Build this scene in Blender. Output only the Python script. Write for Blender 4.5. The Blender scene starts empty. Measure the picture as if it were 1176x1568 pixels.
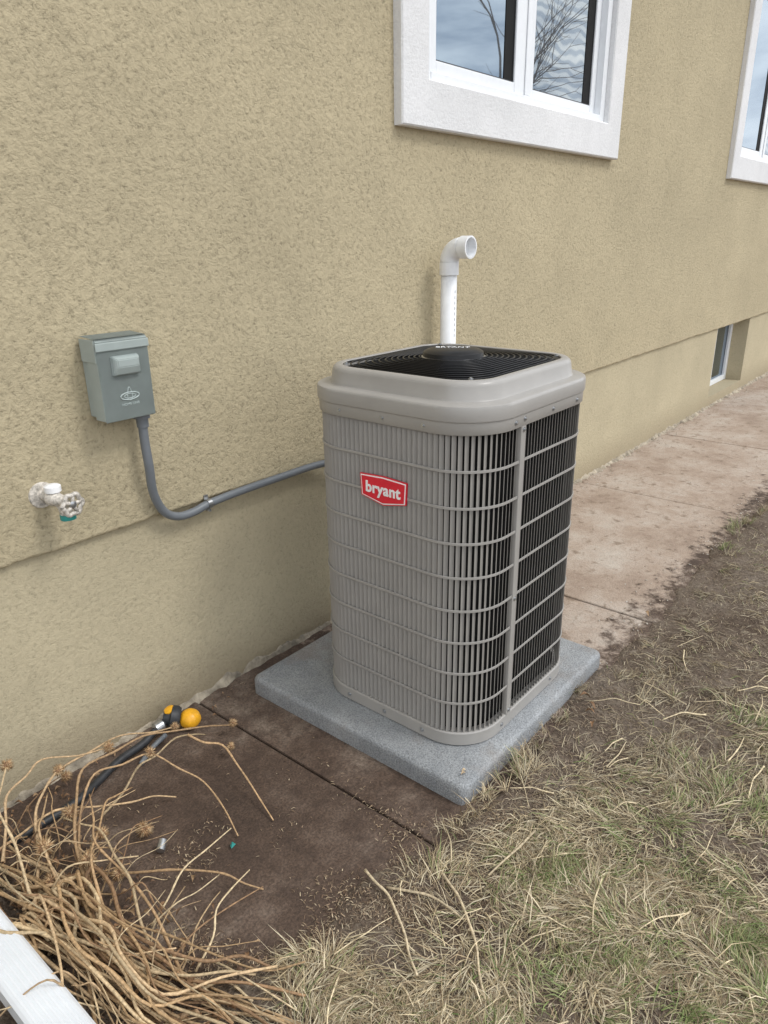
import bpy, bmesh, math, random
import numpy as np
from mathutils import Vector, Matrix, noise
random.seed(7); rng=np.random.default_rng(7)
scene=bpy.context.scene
rad=math.radians

# ---------------------------------------------------------------- materials
def mat_new(name):
    m=bpy.data.materials.new(name); m.use_nodes=True
    nt=m.node_tree; b=nt.nodes['Principled BSDF']
    return m,nt,b
def N(nt,t,**k):
    n=nt.nodes.new(t)
    for a,v in k.items():
        if a in n.inputs.keys(): n.inputs[a].default_value=v
        else: setattr(n,a,v)
    return n
def L(nt,a,b): nt.links.new(a,b)
def noise_n(nt,co,scale,detail=2,rough=.55,dist=0):
    n=N(nt,'ShaderNodeTexNoise'); n.inputs['Scale'].default_value=scale; n.inputs['Detail'].default_value=detail
    n.inputs['Roughness'].default_value=rough; n.inputs['Distortion'].default_value=dist
    L(nt,co,n.inputs['Vector']); return n.outputs['Fac']
def ramp(nt,fac,stops):
    r=N(nt,'ShaderNodeValToRGB'); el=r.color_ramp.elements
    while len(el)<len(stops): el.new(.5)
    for e,(p,c) in zip(el,stops):
        e.position=p; e.color=(c[0],c[1],c[2],1) if not isinstance(c,(int,float)) else (c,c,c,1)
    L(nt,fac,r.inputs['Fac']); return r.outputs['Color']
def mix(nt,fac,a,b,mode='MIX'):
    m=N(nt,'ShaderNodeMix',data_type='RGBA',blend_type=mode)
    for sock,v in ((m.inputs[0],fac),(m.inputs[6],a),(m.inputs[7],b)):
        if hasattr(v,'is_output'): L(nt,v,sock)
        elif isinstance(v,(int,float)): sock.default_value=v
        else: sock.default_value=(v[0],v[1],v[2],1)
    return m.outputs[2]
def math_n(nt,op,a,b=0.0,clamp=False):
    m=N(nt,'ShaderNodeMath',operation=op,use_clamp=clamp)
    for i,v in enumerate((a,b)):
        if hasattr(v,'is_output'): L(nt,v,m.inputs[i])
        else: m.inputs[i].default_value=v
    return m.outputs[0]
def bump(nt,b,h,strength,dist,prev=None):
    n=N(nt,'ShaderNodeBump'); n.inputs['Strength'].default_value=strength; n.inputs['Distance'].default_value=dist
    L(nt,h,n.inputs['Height'])
    if prev is not None: L(nt,prev,n.inputs['Normal'])
    if b is not None: L(nt,n.outputs['Normal'],b.inputs['Normal'])
    return n.outputs['Normal']
def geo(nt): return N(nt,'ShaderNodeNewGeometry').outputs['Position']
def simple(name,col,rough=.5,metal=0,var=.12,vs=30,bs=0,bd=.001,bscale=200):
    m,nt,b=mat_new(name); co=geo(nt)
    f=noise_n(nt,co,vs,2)
    c=ramp(nt,f,[(.3,tuple(x*(1-var) for x in col)),(.7,tuple(min(1,x*(1+var)) for x in col))])
    L(nt,c,b.inputs['Base Color']); b.inputs['Roughness'].default_value=rough; b.inputs['Metallic'].default_value=metal
    if bs: bump(nt,b,noise_n(nt,co,bscale,2),bs,bd)
    return m

def stucco(name,col,k=1.0,sc=68,cm=.78,splash=False):
    m,nt,b=mat_new(name); co=geo(nt)
    big_f=noise_n(nt,co,1.5,5,.68)
    c=ramp(nt,big_f,[(.3,tuple(x*.89 for x in col)),(.7,tuple(x*1.06 for x in col))])
    w=noise_n(nt,co,sc,5,.68,.2)
    wr=ramp(nt,w,[(.30,0),(.44,.45),(.55,.75),(.72,1)])
    bump(nt,b,wr,.62*k,.0066)
    crev_shade=ramp(nt,w,[(.30,cm),(.43,.96),(.62,1.03)])  # hollows of the relief get painted shade, darkened in the base colour
    c=mix(nt,.9,c,crev_shade,'MULTIPLY')
    if splash:    # soil splashed on the foot of the wall
        sep=N(nt,'ShaderNodeSeparateXYZ'); L(nt,co,sep.inputs[0])
        mr=N(nt,'ShaderNodeMapRange'); L(nt,sep.outputs[2],mr.inputs[0]); mr.inputs[1].default_value=.0; mr.inputs[2].default_value=.22
        mr.inputs[3].default_value=.62; mr.inputs[4].default_value=.0
        s=math_n(nt,'MULTIPLY',mr.outputs[0],math_n(nt,'MULTIPLY',big_f,1.6),True)
        c=mix(nt,s,c,(.23,.175,.115))
    L(nt,c,b.inputs['Base Color']); b.inputs['Roughness'].default_value=.92
    b.inputs['Specular IOR Level'].default_value=.2
    return m
M_st=stucco('stucco_tan',(.522,.446,.295),1.0,74,.60)
M_st2=stucco('stucco_tan_lower',(.515,.448,.305),.65,88,.74,True)
M_trim=stucco('stucco_white_trim',(.80,.80,.80),.5,110,.93)
M_vinyl=simple('white_vinyl',(.80,.82,.84),.3,0,.02)
M_pvc=simple('pvc_white',(.80,.81,.82),.3,0,.03)
M_tan=simple('cabinet_taupe',(.345,.330,.308),.34,0,.04,12)
M_lou=simple('louver_taupe',(.315,.298,.274),.42,0,.05,12)
M_black=simple('black_gloss_metal',(.008,.008,.009),.36,0,.1); M_black.node_tree.nodes['Principled BSDF'].inputs['Specular IOR Level'].default_value=.3
M_med=simple('medallion_black',(.014,.014,.015),.36,0,.1); M_med.node_tree.nodes['Principled BSDF'].inputs['Specular IOR Level'].default_value=.3
M_inner_dark=simple('coil_and_interior_dark',(.004,.004,.004),.9,0,.2)
M_chrome=simple('chrome',(.55,.56,.58),.3,1,.05)
M_red=simple('badge_red',(.70,.012,.035),.3,0,.03)
M_white=simple('badge_white',(.88,.88,.88),.4,0,.02)
M_box=simple('enclosure_grey_green',(.355,.405,.385),.40,0,.05,20)
M_boxe=simple('enclosure_emboss',(.42,.48,.46),.42,0,.05,20)
M_cond=simple('conduit_grey',(.165,.18,.195),.42,0,.05)
M_steel=simple('galvanised_steel',(.45,.46,.47),.35,.9,.15,80)
M_faucet=simple('painted_faucet',(.56,.52,.46),.45,0,.45,110,.4,.001,300)
M_yel=simple('yellow_plastic',(.85,.42,.02),.35,0,.12,60)
M_blk=simple('black_rubber',(.03,.032,.035),.5,0,.3,60)
M_teal=simple('teal_plastic',(.03,.28,.25),.4)
M_down=simple('downspout_white',(.76,.79,.82),.32,0,.05,8)
M_roof=simple('roof_shingle',(.10,.095,.09),.9,0,.3,25,.5,.005,80)
M_fascia=simple('fascia_white',(.7,.7,.69),.5,0,.03)

def concrete_pad():
    m,nt,b=mat_new('pad_concrete'); co=geo(nt)
    f=noise_n(nt,co,6,3,.6); g=noise_n(nt,co,210,2,.75)
    c=ramp(nt,f,[(.3,(.27,.285,.298)),(.7,(.40,.412,.42))])
    c=mix(nt,.85,c,ramp(nt,g,[(.34,.50),(.5,.92),(.68,1.3)]),'MULTIPLY')
    st=ramp(nt,noise_n(nt,co,3.1,5,.72),[(.53,0.0),(.68,.55)])
    c=mix(nt,st,c,(.25,.21,.175))
    L(nt,c,b.inputs['Base Color']); b.inputs['Roughness'].default_value=.55
    bump(nt,b,g,.9,.005)
    return m
M_pad=concrete_pad()

def walk_mat():
    m,nt,b=mat_new('walk_concrete'); co=geo(nt)
    sep=N(nt,'ShaderNodeSeparateXYZ'); L(nt,co,sep.inputs[0])
    f=noise_n(nt,co,2.6,6,.72); g=noise_n(nt,co,150,2,.7); s=noise_n(nt,co,13,4,.7)
    c=ramp(nt,f,[(.3,(.28,.205,.155)),(.46,(.385,.30,.235)),(.56,(.44,.36,.295)),(.70,(.50,.44,.375))])
    c=mix(nt,.65,c,ramp(nt,g,[(.3,.55),(.55,1.05)]),'MULTIPLY')
    c=mix(nt,ramp(nt,s,[(.56,0.0),(.66,.75)]),c,(.20,.145,.10))
    dirtc=ramp(nt,f,[(.32,(.058,.037,.026)),(.47,(.088,.057,.040)),(.56,(.128,.089,.066)),(.68,(.23,.18,.14))])
    dirtc=mix(nt,.8,dirtc,ramp(nt,g,[(.35,.55),(.66,1.35)]),'MULTIPLY')
    dirtc=mix(nt,ramp(nt,s,[(.50,0.0),(.66,.5)]),dirtc,(.045,.028,.020))
    mr=N(nt,'ShaderNodeMapRange'); L(nt,sep.outputs[0],mr.inputs[0]); mr.inputs[1].default_value=1.55; mr.inputs[2].default_value=2.3
    mr.inputs[3].default_value=1; mr.inputs[4].default_value=0
    my=N(nt,'ShaderNodeMapRange'); L(nt,sep.outputs[1],my.inputs[0]); my.inputs[1].default_value=.80; my.inputs[2].default_value=1.10
    my.inputs[3].default_value=.78; my.inputs[4].default_value=0
    mm=math_n(nt,'MAXIMUM',mr.outputs[0],my.outputs[0])
    mm=math_n(nt,'ADD',mm,math_n(nt,'MULTIPLY',math_n(nt,'SUBTRACT',s,.5),1.7))
    mask=ramp(nt,mm,[(.36,0.0),(.64,1.0)])
    c=mix(nt,mask,c,dirtc)
    L(nt,c,b.inputs['Base Color'])
    b.inputs['Roughness'].default_value=.85
    n=bump(nt,None,g,.6,.003); bump(nt,b,s,.5,.012,n)
    return m
M_walk=walk_mat()

def soil_mat():
    m,nt,b=mat_new('soil'); co=geo(nt)
    f=noise_n(nt,co,2.6,4,.7); g=noise_n(nt,co,110,3,.75); h=noise_n(nt,co,24,4,.7)
    c=ramp(nt,f,[(.3,(.095,.068,.050)),(.5,(.15,.115,.088)),(.72,(.21,.172,.138))])
    c=mix(nt,.75,c,ramp(nt,g,[(.35,.40),(.62,1.25)]),'MULTIPLY')
    c=mix(nt,ramp(nt,h,[(.52,0.0),(.68,.6)]),c,(.28,.235,.18))
    L(nt,c,b.inputs['Base Color']); b.inputs['Roughness'].default_value=.95
    b.inputs['Specular IOR Level'].default_value=.15
    bump(nt,b,g,.8,.010)
    return m
M_soil=soil_mat()
def vcol_mat(name,rough=.7,tex=False):
    m,nt,b=mat_new(name); a=N(nt,'ShaderNodeAttribute',attribute_name='Col')
    if tex:
        co=geo(nt); f=ramp(nt,noise_n(nt,co,140,2),[(.3,.62),(.7,1.2)])
        L(nt,mix(nt,1.0,a.outputs['Color'],f,'MULTIPLY'),b.inputs['Base Color'])
    else: L(nt,a.outputs['Color'],b.inputs['Base Color'])
    b.inputs['Roughness'].default_value=rough
    b.inputs['Specular IOR Level'].default_value=.3
    return m
M_grass=vcol_mat('dry_grass_blades',.6); M_stem=vcol_mat('dry_stems',.6,True)
M_bark=simple('bark',(.09,.07,.055),.9,0,.3,30)

def glass_mat(name,painted_refl):
    m,nt,b=mat_new(name); co=geo(nt); out=nt.nodes['Material Output']
    b.inputs['Base Color'].default_value=(.010,.013,.017,1); b.inputs['Roughness'].default_value=.1
    gl=N(nt,'ShaderNodeBsdfGlossy'); gl.inputs['Color'].default_value=(.66,.83,1,1); gl.inputs['Roughness'].default_value=.012
    w=noise_n(nt,co,1.6,1,.5,0)
    n=bump(nt,None,w,.25,.004)
    if painted_refl:
        wv=N(nt,'ShaderNodeTexWave',wave_type='RINGS'); wv.inputs['Scale'].default_value=9; wv.inputs['Distortion'].default_value=6; wv.inputs['Detail'].default_value=1.0; wv.inputs['Detail Scale'].default_value=.7
        L(nt,co,wv.inputs['Vector'])
        gc=ramp(nt,wv.outputs['Fac'],[(.2,(.50,.61,.72)),(.8,(.86,.95,1.0))]); L(nt,gc,gl.inputs['Color'])  # rings tint the gloss colour: a painted pattern of wavy reflections
    L(nt,n,gl.inputs['Normal'])
    mx=N(nt,'ShaderNodeMixShader'); mx.inputs[0].default_value=.30
    L(nt,b.outputs[0],mx.inputs[1]); L(nt,gl.outputs[0],mx.inputs[2]); L(nt,mx.outputs[0],out.inputs[0])
    return m
M_glass=glass_mat('window_glass',False); M_glass2=glass_mat('window_glass_painted_refl',True)

# ---------------------------------------------------------------- mesh helpers
def obj_from(name,verts,faces,mat=None,parent=None,smooth=False):
    me=bpy.data.meshes.new(name); me.from_pydata([tuple(v) for v in verts],[],faces); me.update()
    if smooth: me.polygons.foreach_set('use_smooth',[True]*len(me.polygons))
    o=bpy.data.objects.new(name,me); scene.collection.objects.link(o)
    if mat: me.materials.append(mat)
    if parent: o.parent=parent
    return o
def empty(name,loc=(0,0,0)):
    e=bpy.data.objects.new(name,None); scene.collection.objects.link(e); e.empty_display_size=.1; return e
def bm_obj(name,bm,mat,parent=None,smooth=False):
    me=bpy.data.meshes.new(name); bmesh.ops.recalc_face_normals(bm,faces=bm.faces[:]); bm.to_mesh(me); bm.free()
    if smooth:
        for p in me.polygons: p.use_smooth=True
    o=bpy.data.objects.new(name,me); scene.collection.objects.link(o)
    for mm in (mat if isinstance(mat,list) else [mat]): me.materials.append(mm)
    if parent: o.parent=parent
    return o
def box(name,lo,hi,mat,parent=None,bev=0,seg=2):
    bm=bmesh.new(); bmesh.ops.create_cube(bm,size=1)
    for v in bm.verts:
        v.co=Vector([lo[i]+(v.co[i]+.5)*(hi[i]-lo[i]) for i in range(3)])
    if bev: bmesh.ops.bevel(bm,geom=bm.edges[:]+bm.verts[:],offset=bev,segments=seg,affect='EDGES',profile=.5)
    return bm_obj(name,bm,mat,parent)
def smooth_path(pts,n=8):
    P=[Vector(p) for p in pts]; out=[]
    P=[P[0]*2-P[1]]+P+[P[-1]*2-P[-2]]
    for i in range(1,len(P)-2):
        for k in range(n):
            t=k/n; a,b,c,d=P[i-1],P[i],P[i+1],P[i+2]
            out.append(.5*((2*b)+(c-a)*t+(2*a-5*b+4*c-d)*t*t+(3*b-a-3*c+d)*t**3))
    out.append(P[-2]); return out
def tube_data(path,radii,sides=8,cap=True):
    V=[];F=[]; n=len(path)
    up=Vector((0,0,1)); prev=None
    for i,p in enumerate(path):
        t=(path[min(i+1,n-1)]-path[max(i-1,0)]).normalized()
        if prev is None:
            a=t.cross(up)
            if a.length<.05: a=t.cross(Vector((1,0,0)))
            a.normalize()
        else:
            a=(prev-t*prev.dot(t)).normalized()
        prev=a; b=t.cross(a)
        r=radii[i] if hasattr(radii,'__len__') else radii
        for k in range(sides):
            an=2*math.pi*k/sides; V.append(p+(a*math.cos(an)+b*math.sin(an))*r)
    for i in range(n-1):
        for k in range(sides):
            k2=(k+1)%sides; F.append((i*sides+k,i*sides+k2,(i+1)*sides+k2,(i+1)*sides+k))
    if cap: F.append(tuple(range(sides))[::-1]); F.append(tuple((n-1)*sides+k for k in range(sides)))
    return V,F
def tube(name,pts,r,mat,parent=None,sides=16,sm=8,cap=True):
    path=smooth_path(pts,sm) if sm else [Vector(p) for p in pts]
    if hasattr(r,'__len__'):
        rr=np.interp(np.linspace(0,1,len(path)),np.linspace(0,1,len(r)),r)
    else: rr=[r]*len(path)
    V,F=tube_data(path,rr,sides,cap); return obj_from(name,V,F,mat,parent,True)
def cyl(name,a,b,r,mat,parent=None,r2=None,sides=24,flat=True):
    a=Vector(a);b=Vector(b); V,F=tube_data([a,b],[r,r if r2 is None else r2],sides)
    o=obj_from(name,V,F,mat,parent,True)
    for p in o.data.polygons[-2:]: p.use_smooth=False
    return o
def lathe_axis(name,origin,axis,prof,mat,parent=None,sides=32):
    origin=Vector(origin); axis=Vector(axis).normalized()
    a=axis.cross(Vector((0,0,1)));  a=a.normalized() if a.length>.05 else Vector((1,0,0)); b=axis.cross(a)
    V=[];F=[]
    for (d,r) in prof:
        for k in range(sides):
            an=2*math.pi*k/sides; V.append(origin+axis*d+(a*math.cos(an)+b*math.sin(an))*r)
    for i in range(len(prof)-1):
        for k in range(sides):
            k2=(k+1)%sides; F.append((i*sides+k,i*sides+k2,(i+1)*sides+k2,(i+1)*sides+k))
    F.append(tuple(range(sides))[::-1]); F.append(tuple((len(prof)-1)*sides+k for k in range(sides)))
    o=obj_from(name,V,F,mat,parent,True)
    m=o.modifiers.new('es','EDGE_SPLIT'); m.split_angle=rad(40)
    return o

# ---------------------------------------------------------------- house
YU=1.873; YL=1.893; ZL=.73; ZT=4.3
house=empty('stucco_house')
X0,X1=-5.0,16.0
TRIM_Y=1.833
wins=[(2.34,4.29),(6.465,8.415)]
openings=[(a+.13,b-.13,2.03,3.30) for a,b in wins]
def wall_sheet(name,y,xs,zs,holes,mat,jit=None):
    V=[];F=[]; nx=len(xs)
    for j,z in enumerate(zs):
        for x in xs:
            V.append((x,y,z+(jit(x) if jit and j==0 else 0)))
    for j in range(len(zs)-1):
        for i in range(nx-1):
            cx=(xs[i]+xs[i+1])/2; cz=(zs[j]+zs[j+1])/2
            if any(h[0]<cx<h[1] and h[2]<cz<h[3] for h in holes): continue
            F.append((j*nx+i,j*nx+i+1,(j+1)*nx+i+1,(j+1)*nx+i))
    return obj_from(name,V,F,mat,house)
def ledge_j(x): return .006*noise.noise(Vector((x*1.7,3,1)))+.006*noise.noise(Vector((x*9,1,1)))+.005*noise.noise(Vector((x*31,1,1)))
xs=sorted(set([round(X0+i*.02,4) for i in range(int((X1-X0)/.02)+1)]+[v for h in openings for v in h[:2]]))
wall_sheet('upper_wall',YU,xs,[ZL,1.2,2.03,3.30,ZT],openings,M_st,ledge_j)
V=[];F=[]
prof=[(YU,ZL,1),(YU+.002,ZL-.005,1),(YU+.008,ZL-.009,1),(YL+.004,ZL-.008,1)]
for x in xs:
    for (y,z,k) in prof: V.append((x,y,z+ledge_j(x)*k))
for i in range(len(xs)-1):
    for k in range(3): F.append((i*4+k,i*4+4+k,i*4+5+k,i*4+1+k))
obj_from('wall_ledge',V,F,M_st,house,False)
bw=(6.92,7.97,.10,.735)
xs2=sorted(set([X0,X1,bw[0],bw[1]]+[round(X0+i*.25,3) for i in range(85)]))
wall_sheet('foundation_wall',YL,xs2,[-.15,bw[2],ZL+.012],[(bw[0],bw[1],bw[2],1)],M_st2)
yb=2.078
obj_from('basement_recess',[(bw[0],YL,bw[2]),(bw[0],yb,bw[2]),(bw[0],yb,.75),(bw[0],YL,.75),
  (bw[1],YL,bw[2]),(bw[1],yb,bw[2]),(bw[1],yb,.75),(bw[1],YL,.75)],[(0,1,2,3),(4,7,6,5),(0,4,5,1),(3,2,6,7)],M_st2,house)
box('basement_glass',(bw[0],yb-.012,bw[2]),(bw[1],yb+.02,.75),M_glass,house)
for nm,lo,hi in (('basement_frame_left',(bw[0]+.001,yb-.04,.101),(bw[0]+.06,yb-.013,.73)),('basement_frame_right',(bw[1]-.06,yb-.04,.101),(bw[1]-.001,yb-.013,.73)),
    ('basement_frame_sill',(bw[0]+.06,yb-.038,.101),(bw[1]-.06,yb-.013,.15)),('basement_frame_mid',(7.42,yb-.038,.15),(7.47,yb-.013,.73))):
    box(nm,lo,hi,M_vinyl,house,.004)
box('wall_core_left',(X0,YL+.25,-.1),(X0+.2,9,ZT),M_st,house)
box('wall_core_right',(X1-.2,YL+.25,-.1),(X1,9,ZT),M_st,house)
box('wall_end_left',(X0,YL+.003,-.1),(X0+.2,YL+.25,ZT),M_st,house)
box('wall_end_right',(X1-.2,YL+.003,-.1),(X1,YL+.25,ZT),M_st,house)
box('wall_rear',(X0,9.0,-.1),(X1,9.2,ZT),M_st,house)
obj_from('roof',[(X0-.4,YU-.33,ZT),(X1+.4,YU-.33,ZT),(X1+.4,9.6,ZT),(X0-.4,9.6,ZT),(X0+3,5.5,ZT+1.9),(X1-3,5.5,ZT+1.9)],
   [(0,1,5,4),(1,2,5),(2,3,4,5),(3,0,4)],M_roof,house)
obj_from('soffit',[(X0-.4,YU-.33,ZT-.004),(X1+.4,YU-.33,ZT-.004),(X1+.4,9.6,ZT-.004),(X0-.4,9.6,ZT-.004)],[(0,3,2,1)],M_fascia,house)
box('fascia_board',(X0-.4,YU-.35,ZT-.10),(X1+.4,YU-.332,ZT+.04),M_fascia,house)
for wi,(a,b) in enumerate(wins):
    zi0,zi1,zo0,zo1=2.07,3.26,1.903,3.42; tw=.165
    s='_%d'%wi
    bm=bmesh.new()
    def ring(x0,x1,z0,z1,y): return [bm.verts.new(c) for c in ((x0,y,z0),(x1,y,z0),(x1,y,z1),(x0,y,z1))]
    R=[ring(a,b,zo0,zo1,YU+.01),ring(a,b,zo0,zo1,TRIM_Y+.006),ring(a+.006,b-.006,zo0+.006,zo1-.006,TRIM_Y),
       ring(a+tw-.006,b-tw+.006,zi0-.006,zi1+.006,TRIM_Y),ring(a+tw,b-tw,zi0,zi1,TRIM_Y+.006),ring(a+tw,b-tw,zi0,zi1,1.96)]
    for r0,r1 in zip(R[:-1],R[1:]):
        for k in range(4): bm.faces.new((r0[k],r0[(k+1)%4],r1[(k+1)%4],r1[k]))
    bm_obj('window_trim'+s,bm,M_trim,house)
    xi0,xi1=a+tw+.001,b-tw-.001
    def vb(n,x0,x1,z0,z1,y0,y1,m=M_vinyl,bv=.004): box(n+s,(x0,y0,z0),(x1,y1,z1),m,house,bv)
    o=a-2.34
    vb('jamb_left',xi0,xi0+.045,zi0,zi1,1.862,1.935); vb('jamb_right',xi1-.05,xi1,zi0,zi1,1.862,1.935)
    vb('sill_frame',xi0+.045,xi1-.05,zi0,zi0+.035,1.860,1.937); vb('head_frame',xi0+.045,xi1-.05,zi1-.04,zi1,1.860,1.937)
    c1=3.30+o
    def sash(n,x0,x1,y0,w0,w1,gm):
        z0=zi0+.036; z1=zi1-.041
        vb(n+'_stile_l',x0,x0+w0,z0,z1,y0,y0+.028); vb(n+'_stile_r',x1-w1,x1,z0,z1,y0,y0+.028)
        vb(n+'_rail_b',x0+w0,x1-w1,z0,z0+.042,y0+.001,y0+.027); vb(n+'_rail_t',x0+w0,x1-w1,z1-.045,z1,y0+.001,y0+.027)
        vb(n+'_bead_b',x0+w0,x1-w1,z0+.042,z0+.047,y0+.008,y0+.02,M_blk,0)
        vb(n+'_bead_r',x1-w1-.005,x1-w1,z0+.047,z1-.045,y0+.008,y0+.02,M_blk,0)
        vb(n+'_glass',x0+w0-.004,x1-w1+.004,z0+.038,z1-.04,y0+.014,y0+.019,gm,0)
        vb(n+'_painted_dark',x1-w1-.075,x1-w1-.005,z0+.047,z1-.045,y0+.0115,y0+.0135,M_inner_dark,0)  # added dark strip imitating the dim interior and the reveal's reflection
    sash('sash_a',xi0+.046,c1,1.874,.05,.05+.055,M_glass)
    sash('sash_b',c1+.004,xi1-.051,1.898,.10,.05,M_glass2)
    vb('interlock',c1-.02,c1+.03,zi0+.036,zi1-.041,1.868,1.8735)

V=[];F=[];xsr=np.arange(X0,X1,.012)
for x in xsr:
    w=.02+.075*abs(noise.noise(Vector((x*2.1,0,5))))+.04*noise.noise(Vector((x*13,2,0)))+.02*noise.noise(Vector((x*37,2,0)))
    if x<2.2: w=w*.5
    w=max(.004,w)
    h=.010+.03*abs(noise.noise(Vector((x*7,9,0))))+.02*noise.noise(Vector((x*29,9,0)))
    V+= [(x,YL+.004,h+.010),(x,YL-w*.35,h+.006*noise.noise(Vector((x*40,0,0)))),(x,YL-w,-.002)]
for i in range(len(xsr)-1):
    for k in range(2): F.append((i*3+k,i*3+k+1,i*3+k+4,i*3+k+3))
M_mort=simple('mortar_residue',(.36,.31,.235),.9,0,.45,22,.8,.006,120)
obj_from('mortar_skirt',V,F,M_mort,house)

# ---------------------------------------------------------------- ground
def edge_y(x):
    return .83+.06*noise.noise(Vector((x*1.6,0,2)))+.035*noise.noise(Vector((x*7,0,4)))
def seg(lo,hi,step,far,g=1.35):
    m=list(np.arange(lo,hi,step)); s=step; a=[];v=lo
    while v>-far: s*=g; v-=s; a.append(v)
    b=[];v=m[-1]; s=step
    while v<far: s*=g; v+=s; b.append(v)
    return a[::-1]+m+b
gx=seg(-.4,5.5,.022,150); gy=seg(-.8,2.02,.022,150)
def soil_h(x,y):
    return .012+.012*noise.noise(Vector((x*3,y*3,0)))+.007*noise.noise(Vector((x*14,y*14,3)))
def walk_in(x,y):
    e=edge_y(x)
    if x<1.30:
        e+=max(0,(1.30-x))*.22+.10*noise.noise(Vector((x*3.3,y*3.3,8)))
    t=(y-e)/.05
    t2=(x-.42-.08*noise.noise(Vector((y*4,1,1))))/.08
    t=min(t,t2)
    return max(0,min(1,t))
V=[];F=[]
for y in gy:
    for x in gx:
        if abs(x)<9 and abs(y)<4:
            w=walk_in(x,y) if (y<2.2) else 0
            w=w*w*(3-2*w)
            z=soil_h(x,y)*(1-w)+(-.03)*w
        else: z=0.0
        if y>1.95: z=-.05
        V.append((x,y,z))
nx=len(gx)
for j in range(len(gy)-1):
    for i in range(nx-1): F.append((j*nx+i,j*nx+i+1,(j+1)*nx+i+1,(j+1)*nx+i))
ground=obj_from('ground',V,F,M_soil,None,True)

walk=empty('concrete_walkway')
jx=[-4.86,-3.34,-1.82,-.30,1.215,2.735,4.255,5.775,7.295,8.815,10.335,11.855,13.4,15]
for i in range(len(jx)-1):
    box('slab_%d'%i,(jx[i]+.004,.80,-.08),(jx[i+1]-.004,1.888,.004+.0015*(i%2)),M_walk,walk,.006,2)

# ---------------------------------------------------------------- equipment pad (cast slab with softened arris)
def rrect(cx_,cy_,hx,hy,r,n=8):
    out=[]
    for sx_,sy_,a0 in ((1,-1,-90),(1,1,0),(-1,1,90),(-1,-1,180)):
        for k in range(n+1):
            a=rad(a0+90*k/n); out.append((cx_+sx_*(hx-r)+r*math.cos(a),cy_+sy_*(hy-r)+r*math.sin(a)))
    return out
V=[];F=[]; pcx,pcy,phx,phy=1.8375,1.320,.4625,.452
prings=[(.0,.002),(.0,.052),(-.001,.058),(-.004,.0645),(-.009,.0685),(-.015,.070),(-.05,.0702)]
for off,z in prings:
    for x,y in rrect(pcx,pcy,phx+off,phy+off,max(.006,.026+off*.6)):
        jt=.0012*noise.noise(Vector((x*30,y*30,z*30))) if z<.069 else 0
        V.append((x+jt,y+jt,z))
m_=36
for i in range(len(prings)-1):
    for k in range(m_):
        k2=(k+1)%m_; F.append((i*m_+k,i*m_+k2,(i+1)*m_+k2,(i+1)*m_+k))
F.append(tuple((len(prings)-1)*m_+k for k in range(m_)))
pad=obj_from('equipment_pad',V,F,M_pad,None,True)
pad.data.polygons[-1].use_smooth=False

# ---------------------------------------------------------------- air conditioner
ac=empty('air_conditioner_unit')
UX0,UX1,UY0,UY1=1.490,2.165,.925,1.560
CX,CY=(UX0+UX1)/2,(UY0+UY1)/2; HX,HY=(UX1-UX0)/2,(UY1-UY0)/2
RC=.150
def rr_loop(off=0,r=RC,n=10,hx=HX,hy=HY):
    r=max(.005,r+off*.8); hx=hx+off; hy=hy+off; out=[]
    for cx,cy,a0 in ((hx-r,-(hy-r),-90),(hx-r,hy-r,0),(-(hx-r),hy-r,90),(-(hx-r),-(hy-r),180)):
        for k in range(n+1):
            a=rad(a0+90*k/n); out.append((CX+cx+r*math.cos(a),CY+cy+r*math.sin(a)))
    return out
def loft(name,rings,mat,smooth=True,split=35,n=10):
    V=[];F=[]
    for off,z in rings:
        for x,y in rr_loop(off,n=n): V.append((x,y,z))
    m=4*(n+1)
    for i in range(len(rings)-1):
        for k in range(m):
            k2=(k+1)%m; F.append((i*m+k,i*m+k2,(i+1)*m+k2,(i+1)*m+k))
    o=obj_from(name,V,F,mat,ac,smooth)
    e=o.modifiers.new('es','EDGE_SPLIT'); e.split_angle=rad(split)
    return o
loft('base_pan',[(-.03,.0715),(.0,.0715),(.004,.075),(.004,.114),(.001,.118),(-.02,.119)],M_tan)
loft('coil',[(-.028,.11),(-.028,1.06)],M_inner_dark)
P=[Vector((x,y,0)) for x,y in rr_loop(0,n=24)]; P.append(P[0].copy()); cum=[0]
for a,b in zip(P[:-1],P[1:]): cum.append(cum[-1]+(b-a).length)
def at(s):
    s%=cum[-1]
    i=max(0,min(len(P)-2,int(np.searchsorted(cum,s))-1))
    t=(s-cum[i])/max(1e-9,cum[i+1]-cum[i]); p=P[i].lerp(P[i+1],t); tg=(P[i+1]-P[i])
    if tg.length<1e-6: tg=P[(i+2)%len(P)]-P[i+1]
    tg.normalize(); return p,tg,Vector((-tg.y,tg.x,0))
nb=int(cum[-1]/.0172); V=[];F=[]
Z0,Z1=.119,1.044
for i in range(nb):
    p,t,nin=at(i*cum[-1]/nb)
    if abs(p.x-1.696)<.012 and p.y<UY0+.05: continue
    th=.0009
    d=(t*.76+nin*.65).normalized(); q=Vector((-d.y,d.x,0))*th
    a=p-t*.0026; b=a+t*.0014+nin*.0004 ; c=a+t*.0018+d*.0124
    base=len(V)
    pts=[a,b,c, c+q*.8, b+q+nin*.0010, a+nin*.0012]
    for z in (Z0,Z1):
        for u in pts: V.append((u.x,u.y,z))
    for k in range(6): F.append((base+k,base+(k+1)%6,base+6+(k+1)%6,base+6+k))
obj_from('louver_fins',V,F,M_lou,ac)
for i in range(8):
    z=Z0+(i+1)*(Z1-Z0)/9
    loft('louver_rib_%d'%i,[(.0005,z-.0038),(.003,z-.0032),(.003,z+.0032),(.0005,z+.0038)],M_tan,split=60)
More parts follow.
